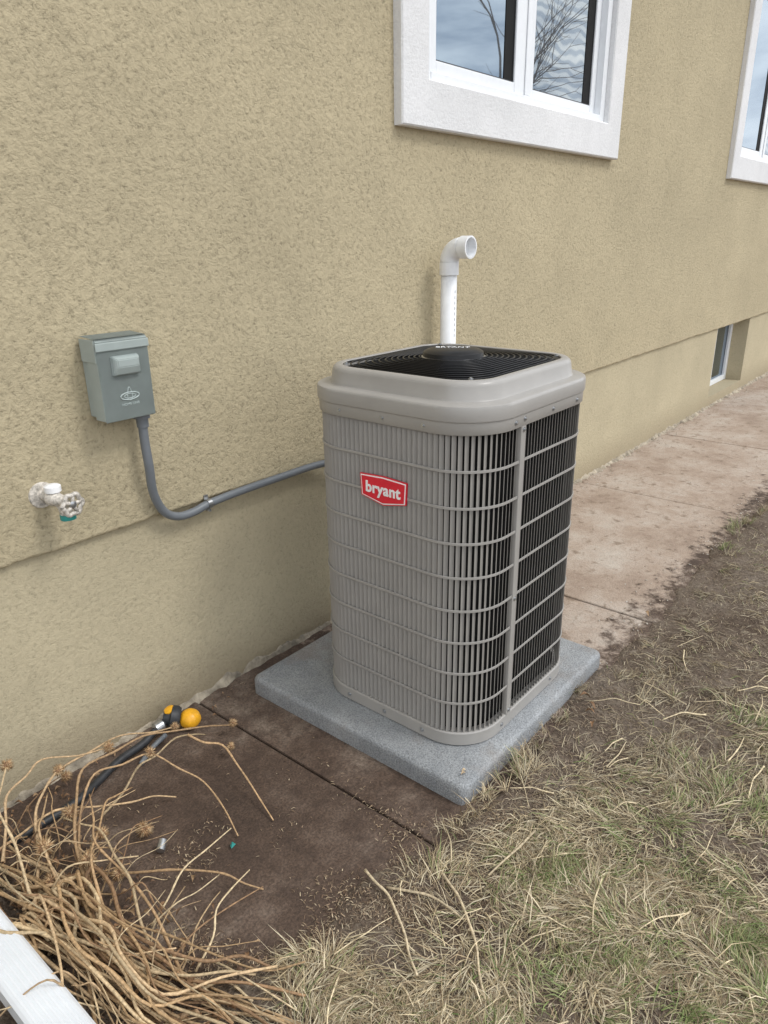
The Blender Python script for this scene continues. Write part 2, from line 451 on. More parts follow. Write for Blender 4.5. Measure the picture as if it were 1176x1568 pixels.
for nm,x0,x1,y0,y1 in (('corner_post_1',1.684,1.709,UY0-.0055,UY0+.012),('corner_post_2',UX1-.012,UX1+.0055,1.33,1.355),('corner_post_3',1.95,1.975,UY1-.012,UY1+.0055)):
    box(nm,(x0,y0,.115),(x1,y1,1.052),M_tan,ac,.002)
loft('top_cap',[(-.01,1.040),(.0045,1.040),(.0065,1.0425),(.0065,1.0735),(.0100,1.0760),(.0108,1.080),(.0108,1.1085),(.0085,1.1150),(.003,1.1180),(-.020,1.1195),(-.0262,1.1205),
   (-.0290,1.1245),(-.0335,1.156),(-.0365,1.164),(-.043,1.1700),(-.054,1.1715),(-.061,1.1705),(-.064,1.166),(-.0645,1.05)],M_tan,split=42,n=14)
def screw(name,loc,axis,r=.0042):
    lathe_axis(name,loc,axis,[(-.001,r*1.7),(.0012,r*1.7),(.0013,r),(.004,r),(.0046,r*.5)],M_steel,ac,10)
k=0
for (x,y,z,ax) in [(UX0-.006,1.40,1.057,(-1,0,0)),(UX0-.006,1.24,1.057,(-1,0,0)),(UX0-.006,1.10,1.057,(-1,0,0)),(1.65,UY0-.0065,1.057,(0,-1,0)),(1.697,UY0-.0065,1.060,(0,-1,0)),
    (1.697,UY0-.0055,1.03,(0,-1,0)),(1.697,UY0-.0055,.52,(0,-1,0)),(1.697,UY0-.0055,.13,(0,-1,0)),(1.86,UY0-.0065,1.057,(0,-1,0)),(2.01,UY0-.0065,1.057,(0,-1,0)),
    (UX0-.004,1.40,.095,(-1,0,0)),(UX0-.004,1.25,.095,(-1,0,0)),(UX0-.004,1.10,.095,(-1,0,0)),(1.66,UY0-.004,.095,(0,-1,0)),(1.98,UY0-.004,.095,(0,-1,0))]:
    screw('screw_%d'%k,(x,y,z),ax); k+=1
ZG=.006
def gz(t): return 1.160+ZG+.018*(1-t*t)
V=[];F=[]
def add(vf):
    b=len(V); V.extend(vf[0]); F.extend([tuple(i+b for i in f) for f in vf[1]])
NR=19; GX,GY=HX-.064,HY-.064
for i in range(3,NR+1):
    t=i/NR; hx=GX*t; hy=GY*t; r=min(hx,hy)*(.95-.58*t**2)
    pts=[]
    for cx,cy,a0 in ((hx-r,-(hy-r),-90),(hx-r,hy-r,0),(-(hx-r),hy-r,90),(-(hx-r),-(hy-r),180)):
        for k2 in range(9):
            a=rad(a0+90*k2/8); pts.append(Vector((CX+cx+r*math.cos(a),CY+cy+r*math.sin(a),gz(t))))
    pts.append(pts[0].copy()); add(tube_data(pts,.0026,5,False))
for j in range(8):
    a=rad(22.5+45*j); e=Vector((math.cos(a),math.sin(a),0)); R=min(GX/max(1e-6,abs(e.x)),GY/max(1e-6,abs(e.y)))*.97
    add(tube_data([Vector((CX,CY,gz(q)-.003))+e*R*q for q in np.linspace(.15,1,8)],.003,6,False))
obj_from('fan_grille',V,F,M_black,ac,True)
loft('fan_dark_disc',[(-.0645,1.149+ZG),(-.31,1.149+ZG)],M_inner_dark)  # flat black disc stands in for the dark interior below the grille
for sx_ in (-1,1):
    for sy_ in (-1,1): lathe_axis('grille_screw_%d_%d'%(sx_,sy_),(CX+sx_*(GX-.035),CY+sy_*(GY-.035),1.163+ZG),(0,0,1),[(0,.007),(.003,.007),(.0035,.004),(.006,.004)],M_steel,ac,12)
lathe_axis('fan_hub',(CX,CY,1.14+ZG),(0,0,1),[(0,.09),(.028,.09)],M_black,ac)
lathe_axis('medallion_rim',(CX,CY,1.169+ZG),(0,0,1),[(0,.090),(.004,.0965),(.0065,.0965),(.0085,.092)],M_chrome,ac,48)
lathe_axis('medallion',(CX,CY,1.171+ZG),(0,0,1),[(0,.088),(.0065,.0925),(.018,.090),(.024,.080),(.0285,.060),(.0305,.03),(.031,.003)],M_med,ac,48)
def text_obj(name,s,size,mat,mw,parent,ext=.0008,off=.022):
    cu=bpy.data.curves.new(name,'FONT'); cu.body=s; cu.size=size; cu.align_x='CENTER'; cu.align_y='CENTER'; cu.extrude=ext; cu.offset=size*off
    cu.space_character=1.06
    t=bpy.data.objects.new(name+'_tmp',cu); scene.collection.objects.link(t)
    bpy.context.view_layer.update()
    me=bpy.data.meshes.new_from_object(t.evaluated_get(bpy.context.evaluated_depsgraph_get()))
    bpy.data.objects.remove(t)
    me.transform(mw); o=bpy.data.objects.new(name,me); scene.collection.objects.link(o); me.materials.clear(); me.materials.append(mat); o.parent=parent; return o
BM=Matrix(((0,0,-1,UX0-.0085),(-1,0,0,1.238),(0,1,0,.849),(0,0,0,1)))
def flat_badge(name,pts,depth,mat):
    bm=bmesh.new(); vs=[bm.verts.new(BM@Vector((x,y,-.006))) for x,y in pts]; f=bm.faces.new(vs)
    r=bmesh.ops.extrude_face_region(bm,geom=[f]); 
    for v in [g for g in r['geom'] if isinstance(g,bmesh.types.BMVert)]: v.co.x-=depth+.006
    return bm_obj(name,bm,mat,ac)
bp=[(-.080,.032),(.0,.036),(.080,.032),(.076,-.025),(0,-.040),(-.076,-.025)]
flat_badge('badge_edge',[(x*1.07,y*1.15) for x,y in bp],-.0008,M_red)
flat_badge('badge_border',[(x*1.03,y*1.07) for x,y in bp],.0,M_white)
flat_badge('badge_panel',[(x*.985,y*.97) for x,y in bp],.0012,M_red)
text_obj('badge_text','bryant',.046,M_white,BM@Matrix.Translation((0,.001,.0018)),ac,off=.03)
TM=Matrix.Translation((CX-.005,CY,1.2018+ZG))@Matrix.Rotation(rad(-60),4,'Z')
text_obj('medallion_text','BRYANT',.026,M_white,TM,ac,off=.01)

# ---------------------------------------------------------------- vent pipe
pipe=empty('pvc_vent_pipe')
px,py=2.590,1.79; PZ=.042
cyl('pipe_shaft',(px,py,-.02),(px,py,1.36+PZ),.0335,M_pvc,pipe)
lathe_axis('elbow_collar',(px,py,1.325+PZ),(0,0,1),[(0,.036),(.001,.0400),(.05,.0400)],M_pvc,pipe)
el=[]
for k in range(0,13):
    a=rad(90*k/12); R=.058; el.append((px,py-R+R*math.cos(a),1.375+PZ+R*math.sin(a)))
tube('elbow_bend',el,.0390,M_pvc,pipe,24,0)
yo=py-.058
z_e=1.375+.058+PZ
V=[];F=[]; S=32
for (dy,r) in ((0,.0395),(-.004,.0440),(-.046,.0440),(-.0465,.0375),(-.006,.0375)):
    for k2 in range(S):
        a=2*math.pi*k2/S; V.append((px+r*math.cos(a),yo+dy,z_e+r*math.sin(a)))
for i in range(4):
    for k2 in range(S): F.append((i*S+k2,i*S+(k2+1)%S,(i+1)*S+(k2+1)%S,(i+1)*S+k2))
F.append(tuple(4*S+k2 for k2 in range(S)))
o=obj_from('elbow_socket',V,F,M_pvc,pipe,True); m=o.modifiers.new('es','EDGE_SPLIT'); m.split_angle=rad(40)
M_print=simple('pipe_ink',(.35,.36,.38),.5)
for i in range(9):
    box('pipe_print_%d'%i,(px-.004,py-.0339,1.12+.022*i),(px-.0005,py-.0333,1.132+.022*i),M_print,pipe)

# ---------------------------------------------------------------- disconnect box
db=empty('electrical_disconnect_box')
bx0,bx1,bz0,bz1=.986,1.137,1.064,1.286; byf=YU-.088
box('enclosure_body',(bx0+.004,byf+.012,bz0+.004),(bx1-.004,YU-.001,bz1-.012),M_box,db,.004)
bm=bmesh.new()
prof=[(YU-.012,bz1),(byf+.006,bz1-.004),(byf-.002,bz1-.012),(byf,bz0-.002),(byf+.004,bz0-.004)]
v0=[bm.verts.new((bx0,y,z)) for y,z in prof]; v1=[bm.verts.new((bx1,y,z)) for y,z in prof]
for i in range(len(prof)-1): bm.faces.new((v0[i],v1[i],v1[i+1],v0[i+1]))
bmesh.ops.solidify(bm,geom=bm.faces[:],thickness=.0025)
bm_obj('cover',bm,M_box,db)
box('cover_side_left',(bx0-.001,byf+.001,bz0),(bx0+.002,byf+.050,bz1-.010),M_box,db,.001)
box('cover_side_left_upper',(bx0-.0035,byf+.003,bz1-.065),(bx0-.0012,YU-.014,bz1-.006),M_box,db,.001)
box('cover_side_right',(bx1-.002,byf+.001,bz0),(bx1+.001,byf+.050,bz1-.010),M_box,db,.001)
box('cover_seam_lip',(bx0-.004,byf-.006,bz1-.036),(bx1+.003,byf-.0005,bz1-.014),M_box,db,.002)
bm=bmesh.new(); cx=(bx0+bx1)/2; zc=bz1-.078
def rg(wx,wz,y,dz=0): return [bm.verts.new((cx+a*wx,y,zc+dz+b*wz)) for a,b in ((-1,-1),(1,-1),(1,1),(-1,1))]
A=rg(.041,.027,byf+.001);B=rg(.038,.023,byf-.014,.001);C=rg(.031,.010,byf-.022,.008)
for r0,r1 in ((A,B),(B,C)):
    for k2 in range(4): bm.faces.new((r0[k2],r0[(k2+1)%4],r1[(k2+1)%4],r1[k2]))
bm.faces.new(C); bmesh.ops.bevel(bm,geom=bm.edges[:],offset=.002,segments=2,affect='EDGES')
bm_obj('pull_handle',bm,M_box,db)
def loop_tube(name,pts,r,m,par): 
    V,F=tube_data([Vector(p) for p in pts],[r]*len(pts),6,False); return obj_from(name,V,F,m,par,True)
ze=bz0+.060
loop_tube('emblem_ring',[(cx+.003+.028*math.cos(a),byf-.001,ze+.010*math.sin(a)) for a in np.linspace(0,2*math.pi,33)],.0019,M_boxe,db)
loop_tube('emblem_ring_inner',[(cx+.003+.017*math.cos(a),byf-.001,ze+.006*math.sin(a)) for a in np.linspace(0,2*math.pi,33)],.0014,M_boxe,db)
loop_tube('emblem_drop',[(cx+.003+.007*math.cos(a)*(1-.5*math.sin(a)),byf-.001,ze+.006+.018*math.sin(a)) for a in np.linspace(0,2*math.pi,25)],.0016,M_boxe,db)
TT=Matrix(((1,0,0,cx+.003),(0,0,-1,byf-.0005),(0,1,0,ze-.022),(0,0,0,1)))
text_obj('emblem_text','HOME LINE',.010,M_boxe,TT,db,.0012)
lathe_axis('conduit_hub',(1.118,YU-.045,bz0+.006),(0,0,-1),[(0,.021),(.014,.021),(.0145,.0235),(.024,.0235),(.0245,.017),(.05,.017)],M_cond,db,20)
cdt=empty('electrical_conduit')
yc=YU-.045
tube('conduit_run',[(1.118,yc,1.055),(1.117,yc,.98),(1.120,yc,.90),(1.132,YU-.03,.81),(1.165,YU-.02,.74),(1.215,YU-.016,.707),(1.275,YU-.016,.704),(1.335,YU-.016,.714),(1.45,YU-.016,.720),(1.65,YU-.016,.722),(1.85,YU-.02,.722),(2.0,YU-.08,.72),(2.03,1.70,.68),(2.0,1.57,.62)],.0135,M_cond,cdt,14,8)
lathe_axis('clamp',(1.335,YU-.016,.714),(1,0,.05),[(-.008,.0165),(.008,.0165)],M_steel,cdt,20)
box('clamp_tab',(1.327,YU-.006,.690),(1.343,YU-.001,.742),M_steel,cdt,.001)
cyl('clamp_bolt',(1.335,YU-.001,.692),(1.335,YU-.022,.692),.005,M_steel,cdt,sides=6)

# ---------------------------------------------------------------- spigot
sp=empty('wall_faucet')
sx,sz=.834,.884
lathe_axis('flange',(sx-.016,YU+.002,sz+.003),(0,-1,0),[(0,.037),(.006,.034),(.008,.016)],M_faucet,sp)
lathe_axis('body',(sx-.012,YU,sz+.003),(.12,-1,-.05),[(0,.015),(.03,.015),(.033,.021),(.05,.021),(.055,.017),(.072,.017),(.078,.012),(.098,.010)],M_faucet,sp)
lathe_axis('vacuum_breaker',(sx-.004,YU-.042,sz+.002),(0,0,1),[(-.005,.016),(.016,.016),(.017,.0215),(.032,.0215),(.035,.017),(.037,.006)],M_white,sp)
tube('spout',[(sx,YU-.055,sz-.002),(sx+.006,YU-.066,sz-.020),(sx+.010,YU-.072,sz-.046)],[.018,.016,.018],M_faucet,sp,16,6)
lathe_axis('spout_collar',(sx+.010,YU-.072,sz-.042),(0,0,-1),[(0,.020),(.014,.0205),(.016,.015)],M_teal,sp)
hc=Vector((sx+.008,YU-.112,sz-.006)); ax=Vector((.12,-1,-.05)).normalized()
u=ax.cross(Vector((0,0,1))).normalized(); v=ax.cross(u)
pts=[hc+(u*math.cos(a)+v*math.sin(a))*(.027+.0026*math.cos(6*a)) for a in np.linspace(0,2*math.pi,49)]
loop_tube('handle_wheel',pts,.0066,M_faucet,sp)
for j in range(5):
    a=math.pi/4+j*math.pi*.4; e=u*math.cos(a)+v*math.sin(a)
    cyl('handle_spoke_%d'%j,hc,hc+e*.027,.0055,M_faucet,sp,sides=8)
lathe_axis('handle_hub',hc-ax*.012,ax,[(0,.011),(.016,.011),(.019,.006)],M_steel,sp,16)

# ---------------------------------------------------------------- hose valve near the wall
hv=empty('garden_hose_valve')
bm=bmesh.new(); bmesh.ops.create_uvsphere(bm,u_segments=32,v_segments=20,radius=.035)
for vv in bm.verts:
    an=math.atan2(vv.co.y,vv.co.x); k_=1+.03*math.cos(8*an)*(1-abs(vv.co.z)/.035)
    vv.co=Vector((vv.co.x*k_,vv.co.y*k_,vv.co.z*.92))+Vector((1.110,1.772,.044))
bm_obj('yellow_knob',bm,M_yel,hv,True)
lathe_axis('knob_ring',(1.088,1.795,.048),(-.7,.6,.25),[(0,.032),(.010,.039),(.030,.039),(.034,.030),(.055,.021)],M_blk,hv)
lathe_axis('knob_cap_yellow',(1.068,1.815,.075),(-.3,.1,.9),[(0,.018),(.012,.018),(.015,.012)],M_yel,hv,18)
tube('hose',[(1.065,1.81,.055),(1.02,1.815,.045),(.95,1.80,.03),(.86,1.79,.028),(.77,1.765,.02),(.68,1.74,.018),(.5,1.74,.015)],.0125,M_blk,hv,12,8)
lathe_axis('hose_coupling',(1.035,1.812,.049),(-1,.05,-.12),[(0,.016),(.004,.020),(.03,.020),(.034,.015)],M_steel,hv)
tube('hose_branch',[(1.02,1.78,.03),(.96,1.77,.02),(.90,1.74,.014)],.008,M_cond,hv,8,5)

# ---------------------------------------------------------------- downspout extension
ds=empty('downspout_extension')
x0,x1=.283,.372; pr=[]
for i in range(15):
    x=x0+.006+(x1-x0-.012)*i/14; pr.append((x,.096+(.0028 if i%2 else 0)))
pr+=[(x1,.090),(x1,.046),(x1-.006,.040),(x0+.006,.040),(x0,.046),(x0,.090)]
V=[];F=[];ys=[1.84,1.5,1.0,.5]
for y in ys:
    for x,z in pr: V.append((x,y,z))
m_=len(pr)
for j in range(len(ys)-1):
    for k2 in range(m_): F.append((j*m_+k2,j*m_+(k2+1)%m_,(j+1)*m_+(k2+1)%m_,(j+1)*m_+k2))
obj_from('spout_body',V,F,M_down,ds)
box('spout_riser',(.283,1.795,.098),(.372,YU-.002,4.10),M_down,ds,.005)

lathe_axis('metal_cap',(.735,1.395,.022),(.6,.5,.25),[(0,.012),(.028,.012),(.029,.009)],M_steel,None,20)
obj_from('plastic_scrap',[(.862,1.262,.013),(.880,1.266,.012),(.876,1.276,.018),(.866,1.272,.014),(.870,1.268,.020)],[(0,1,4),(1,2,4),(2,3,4),(3,0,4)],M_teal)

# ---------------------------------------------------------------- grass / litter
def strips(name,base,az,el,length,width,curv,col,mat,roll=None,lat=.10):
    n=len(base)
    d=np.stack([np.cos(el)*np.cos(az),np.cos(el)*np.sin(az),np.sin(el)],1)
    side=np.stack([-np.sin(az),np.cos(az),np.zeros(n)],1)
    if roll is not None:
        upv=np.cross(d,side); side=side*np.cos(roll)[:,None]-upv*np.sin(roll)[:,None]
    latc=rng.normal(0,lat,n)
    mid=base+d*(length*.5)[:,None]; 
    tip=base+d*length[:,None]; tip[:,2]-=curv*length; tip+=side*(latc*length)[:,None]
    tip[:,2]=np.maximum(tip[:,2],base[:,2]-.002); mid[:,2]+=.002
    w=side*(width*.5)[:,None]
    co=np.empty((n,5,3)); co[:,0]=base-w; co[:,1]=base+w; co[:,2]=mid-w*.9; co[:,3]=mid+w*.9; co[:,4]=tip
    me=bpy.data.meshes.new(name); me.vertices.add(n*5); me.vertices.foreach_set('co',co.reshape(-1))
    idx=np.arange(n)[:,None]*5
    lv=np.concatenate([idx+0,idx+1,idx+3,idx+2, idx+2,idx+3,idx+4],1).reshape(-1)
    me.loops.add(n*7); me.loops.foreach_set('vertex_index',lv.astype(np.int32))
    me.polygons.add(n*2)
    ls=np.stack([np.arange(n)*7,np.arange(n)*7+4],1).reshape(-1)
    me.polygons.foreach_set('loop_start',ls.astype(np.int32))
    me.update(calc_edges=True); me.validate()
    ca=me.color_attributes.new('Col','FLOAT_COLOR','POINT')
    cc=np.ones((n,5,4)); cc[:,:,:3]=col[:,None,:]; ca.data.foreach_set('color',cc.reshape(-1))
    me.materials.append(mat)
    o=bpy.data.objects.new(name,me); scene.collection.objects.link(o); return o
def grass_edge(x):
    e=edge_y(x)
    if x<1.45:
        e=.86-.06*max(0,1-abs(x-1.25)/.2)
        if x<1.15: e=.82+(1.15-x)*.22
        e+=.10*noise.noise(Vector((x*6,2,2)))
    return e
def matted(x,y):
    if x<1.5: return 0
    t=max(0,min(1,(y-.12-(x-2)*.10)/.40)); return t*min(1,(x-1.5)/.5)
def patch(x,y): return max(0,min(1,.5+1.9*noise.noise(Vector((x*3.3,y*3.3,6)))))
def dens(x,y):
    e=grass_edge(x)
    v=(e-.02-y)/.14+.45*noise.noise(Vector((x*6,y*6,1)))
    v=max(0,min(1,v))
    v*=1-.72*matted(x,y)
    if x<.75: v*=.6
    v*=.15+.95*patch(x,y)
    return v
palette=np.array([(.58,.47,.29),(.48,.385,.235),(.68,.58,.40),(.37,.28,.17),(.25,.18,.115),(.54,.47,.33),(.62,.53,.36)])
greenp=np.array([(.13,.18,.055),(.18,.22,.08),(.28,.29,.13),(.34,.33,.17)])
greens=[(1.64,.34,.16),(1.33,.60,.10),(1.29,.32,.11),(4.05,.84,.24),(3.63,.82,.16),(1.9,.2,.18),(1.05,.40,.13),(1.45,.10,.20),(2.3,.35,.12),(1.55,.80,.06),(1.2,.15,.2)]
base=[];col=[];el=[];az=[];ln=[];wd=[]
def blade(x,y,l,w,e,a,bright=1.0):
    g=0
    for gx_,gy_,gr in greens: g=max(g,math.exp(-((x-gx_)**2+(y-gy_)**2)/(gr*gr)))
    g=.04+.72*g*max(0,.38+1.9*noise.noise(Vector((x*10,y*10,4))))
    br=bright*(1-.28*matted(x,y))
    if random.random()<g: c=greenp[random.randrange(4)]*random.uniform(.7,1.3); e=max(e,random.uniform(.1,.8))
    else: c=palette[random.randrange(7)]*random.uniform(.55,1.12)*br
    base.append((x,y,soil_h(x,y)-.002+random.random()*.010)); col.append(c); el.append(e); az.append(a); ln.append(l); wd.append(w)
def sample(n,x0,x1,y0,y1,fall,fn):
    k=0
    while k<n:
        x=random.uniform(x0,x1); y=random.uniform(y0,y1)
        if random.random()>dens(x,y): continue
        if fall and random.random()>min(1,(1.5/(x*x+y*y))**.9): continue
        fn(x,y); k+=1
def flow(x,y): return 2*math.pi*(noise.noise(Vector((x*2.2,y*2.2,11)))*1.6+.25*noise.noise(Vector((x*9,y*9,1))))
def single(x,y):
    blade(x,y,random.uniform(.02,.085)*random.uniform(.6,1),random.uniform(.0010,.0027),abs(random.gauss(0,.20)),flow(x,y)+random.gauss(0,.75))
sample(90000,.45,5.5,-.6,.98,True,single)
sample(16000,-4,12,-6,.92,False,single)
def tuft(x,y,n=None,l=.09,up=.35,spread=.55,br=1.05):
    n=n or random.randint(10,34); a0=flow(x,y)+random.gauss(0,.5); R=random.uniform(.012,.04)
    for i in range(n):
        a=a0+random.gauss(0,spread); r=R*random.random(); b_=random.uniform(0,6.28)
        blade(x+math.cos(b_)*r,y+math.sin(b_)*r,random.uniform(.4,1)*l*random.uniform(.7,1.2),random.uniform(.0010,.0026),abs(random.gauss(up,.22)),a,br)
sample(1300,.5,4.5,-.4,.95,True,lambda x,y:tuft(x,y,None,random.uniform(.05,.13),.22,.6))
for x,y,l in ((1.60,.815,.11),(1.54,.80,.10),(1.66,.82,.10),(1.48,.84,.08),(1.40,.83,.09),(1.76,.835,.07),(1.9,.84,.05),(2.1,.845,.05),(1.35,.85,.07),(1.26,.84,.07),(4.0,.86,.10),(3.9,.84,.08),(4.15,.83,.10),(3.65,.83,.07),(4.3,.80,.08)):
    for q in range(3): tuft(x+random.gauss(0,.03),y+random.gauss(0,.015),24,l,.75,1.2)
base=np.array(base); nn=len(base)
strips('dry_grass',base,np.array(az),np.array(el),np.array(ln),np.array(wd),rng.uniform(0,.35,nn),np.array(col),M_grass,rng.uniform(-.8,.8,nn))

def litter(name,n,fn,lmin,lmax,wmin,wmax,pal,zf):
    pts=[]
    while len(pts)<n:
        x,y,ok=fn()
        if ok: pts.append((x,y))
    base=np.array([(x,y,zf(x,y)) for x,y in pts]); col=pal[rng.integers(0,len(pal),n)]*rng.uniform(.6,1.2,(n,1))
    return strips(name,base,rng.uniform(0,6.28,n),rng.uniform(0,.2,n),rng.uniform(lmin,lmax,n),rng.uniform(wmin,wmax,n),rng.uniform(0,.1,n),col,M_grass,rng.uniform(-.4,.4,n))
def zl(x,y):
    w=walk_in(x,y); w=w*w*(3-2*w); return max(.0065,soil_h(x,y)*(1-w)-.03*w)+random.random()*.003
def f_slab():
    x=random.uniform(.4,1.42);y=random.uniform(.6,1.88)
    e=grass_edge(x); k=.015+1.0*math.exp(-max(0,y-e)/.09)+.4*math.exp(-((x-.55)**2+(y-1.35)**2)/.05)
    return x,y,random.random()<k*max(0,.12+1.8*noise.noise(Vector((x*7,y*7,0))))
chip=np.array([(.38,.28,.18),(.28,.195,.125),(.50,.40,.27),(.17,.11,.07),(.12,.08,.055)])
litter('plant_litter',9000,f_slab,.002,.016,.0008,.0026,chip,zl)
def f_band():
    x=random.uniform(.7,6);y=random.uniform(-.2,1.0)
    return x,y,(y<grass_edge(x)+.06*random.random()) and random.random()<min(1,3/(x*x))
litter('thatch_litter',34000,f_band,.005,.028,.0009,.0022,np.array([(.33,.26,.18),(.25,.185,.125),(.43,.355,.25),(.15,.105,.07)]),zl)
def f_walk():
    x=random.uniform(2.3,9);y=random.uniform(.85,1.88); k=math.exp(-(1.88-y)/.08)+.8*math.exp(-(y-.85)/.08)+.02
    return x,y,random.random()<k*max(0,.4+noise.noise(Vector((x*5,y*5,0))))
litter('walkway_debris',2200,f_walk,.004,.016,.003,.007,np.array([(.18,.13,.09),(.36,.29,.21),(.50,.46,.40)]),zl)

# ---------------------------------------------------------------- dead flower stems
SV=[];SF=[];SC=[]
def s_add(V,F,c):
    b=len(SV); SV.extend([tuple(v) for v in V]); SF.extend([tuple(i+b for i in f) for f in F]); SC.extend([c]*len(V))
stemp=[(.60,.43,.25),(.48,.32,.17),(.68,.54,.34),(.34,.21,.115),(.54,.38,.22),(.66,.50,.30)]
def stem(pts,r0,r1=None,c=None,kink=.006):
    pts=[Vector(p) for p in pts]
    q=[pts[0]]
    for a,b in zip(pts[:-1],pts[1:]):
        m_=(a+b)/2+Vector((random.gauss(0,kink),random.gauss(0,kink),random.gauss(0,kink*.6))); m_.z=max(m_.z,.008); q+=[m_,b]
    path=smooth_path(q,4); r1=r0*.55 if r1 is None else r1
    rr=np.linspace(r0,r1,len(path))
    for i in range(0,len(path),random.randint(5,8)): rr[i]*=1.25
    V,F=tube_data(path,rr,6); k=random.uniform(.7,1.15)
    c=c or random.choice(stemp); s_add(V,F,tuple(q*k for q in c))
def head(p,r):
    p=Vector(p); c=(.24,.14,.075)
    bm=bmesh.new(); bmesh.ops.create_icosphere(bm,subdivisions=1,radius=r*.5)
    V=[v.co+p for v in bm.verts]; F=[tuple(v.index for v in f.verts) for f in bm.faces]; bm.free(); s_add(V,F,c)
    for i in range(150):
        d=Vector((random.gauss(0,1),random.gauss(0,1),random.gauss(0,1))).normalized(); a=d.orthogonal().normalized()*r*.07; b=d.cross(a)
        q=p+d*r*.35; L_=r*random.uniform(.4,.65)
        s_add([q+a,q-a*.5+b*.86,q-a*.5-b*.86,q+d*L_],[(0,1,3),(1,2,3),(2,0,3)],random.choice([(.55,.36,.19),(.40,.24,.12),(.66,.48,.28)]))
for i in range(52):
    a=random.gauss(0,.045); b=random.gauss(0,.07); h=random.uniform(.010,.09)
    y1=1.72-random.random()*.45
    stem([(.41+a*.8,y1,h*.7+.01),(.44+a+random.gauss(0,.03),1.42,h+.02),(.47+(a+b)/2+random.gauss(0,.015),1.22,h+random.uniform(0,.03)),(.50+b,1.02,h*.9),(.58+b*1.3+random.gauss(0,.05),.80+random.uniform(-.08,.14),h*.4+.01)],random.uniform(.0018,.0056),kink=.013)
arcs=[
 [(.52,1.40,.02),(.60,1.55,.06),(.72,1.66,.14),(.86,1.60,.15),(.93,1.46,.08),(.90,1.28,.015)],
 [(.50,1.30,.03),(.58,1.52,.10),(.70,1.68,.16),(.88,1.66,.17),(1.05,1.60,.13),(1.16,1.62,.06)],
 [(1.0,1.62,.12),(1.05,1.52,.10),(1.03,1.38,.05),(1.0,1.25,.012)],
 [(.46,1.50,.05),(.55,1.66,.12),(.66,1.74,.15),(.85,1.74,.15),(1.02,1.72,.09)],
 [(.60,1.45,.02),(.70,1.30,.05),(.78,1.18,.05),(.83,1.10,.012)],
 [(.44,1.62,.08),(.52,1.74,.16),(.64,1.78,.18),(.80,1.72,.15)],
 [(.48,1.35,.04),(.53,1.60,.12),(.62,1.74,.10)],
 [(.50,1.20,.05),(.57,1.42,.12),(.70,1.58,.10),(.80,1.62,.06)],
 [(.45,1.70,.05),(.60,1.66,.10),(.76,1.56,.07),(.88,1.53,.02)],
 [(.43,1.45,.10),(.47,1.66,.20),(.55,1.78,.22)],
 [(.55,1.12,.02),(.60,1.30,.10),(.63,1.48,.12),(.60,1.62,.10)],
 [(.56,1.05,.02),(.60,1.22,.07),(.60,1.45,.12),(.68,1.62,.12)],
 [(.70,1.62,.03),(.85,1.66,.08),(.98,1.66,.10),(1.10,1.68,.03)],
]
for a in arcs: stem(a,random.uniform(.0032,.0048),.0020,random.choice([(.60,.42,.24),(.66,.50,.30),(.50,.33,.18)]))
for i in range(70):
    x=random.uniform(.40,.64); y=random.uniform(1.05,1.75); an=random.uniform(-1.0,2.8); l=random.uniform(.08,.32); h=random.uniform(.02,.13)
    e=(x+math.cos(an)*l,min(1.85,y+math.sin(an)*l*.7))
    stem([(x,y,.015),(x*.6+e[0]*.4,y*.6+e[1]*.4,h),(e[0],e[1],h*random.uniform(.3,1.1))],random.uniform(.0010,.0030))
for p,r in (((.80,1.72,.15),.024),((.86,1.60,.155),.022),((.52,1.56,.10),.034),((.74,1.47,.045),.030),((.57,1.44,.10),.028),((1.02,1.72,.09),.020),((1.17,1.625,.06),.020),
            ((1.10,1.55,.05),.018),((.55,1.78,.22),.022),((.62,1.62,.10),.030),((.46,1.72,.10),.032),((.60,1.36,.08),.024),((.49,1.48,.07),.028),((.66,1.74,.15),.022),((.70,1.80,.07),.022),((.64,1.50,.09),.024)):
    head(p,r)
for i in range(150):
    x=random.uniform(.75,2.6); y=random.uniform(-.05,.85)
    if dens(x,y)<.15 and random.random()<.7: continue
    an=random.uniform(0,6.28); l=random.uniform(.04,.17); z=soil_h(x,y)+.014
    stem([(x,y,z),(x+math.cos(an)*l*.5,y+math.sin(an)*l*.5,z+random.uniform(.003,.014)),(x+math.cos(an+.1)*l,y+math.sin(an+.1)*l,z)],random.uniform(.0010,.0026),None,(.70,.58,.38),.001)
for a in ([(1.02,.93,.03),(1.00,.84,.03),(.94,.74,.03),(.88,.66,.03)],[(1.15,.80,.02),(1.10,.70,.03),(1.02,.60,.03),(.93,.52,.025)],[(1.40,.66,.03),(1.32,.66,.04),(1.20,.68,.03)],[(1.02,.86,.02),(1.06,.76,.03),(1.06,.66,.025)]):
    stem(a,.0036,.0024,(.66,.54,.36),.003)
def leaf(p,s,c):
    az_=random.uniform(0,6.28); t=Vector((math.cos(az_),math.sin(az_),random.uniform(-.1,.4))); n=Vector((-math.sin(az_),math.cos(az_),random.uniform(-.5,.7)))
    p=Vector(p); V=[];F=[]
    for q,w_ in [(0,.04),(.25,.16),(.5,.22),(.75,.12),(1,.01)]:
        zc_=Vector((0,0,s*.3*math.sin(q*3.1)))
        V+= [p+t*s*q-n*s*w_+zc_+Vector((0,0,s*w_*.9)),p+t*s*q+zc_,p+t*s*q+n*s*w_+zc_+Vector((0,0,s*w_*.8))]
    for i in range(4):
        for k in range(2): F.append((i*3+k,i*3+k+1,i*3+k+4,i*3+k+3))
    s_add(V,F,c)
lc=[(.30,.17,.085),(.22,.125,.065),(.38,.25,.14),(.15,.09,.055)]
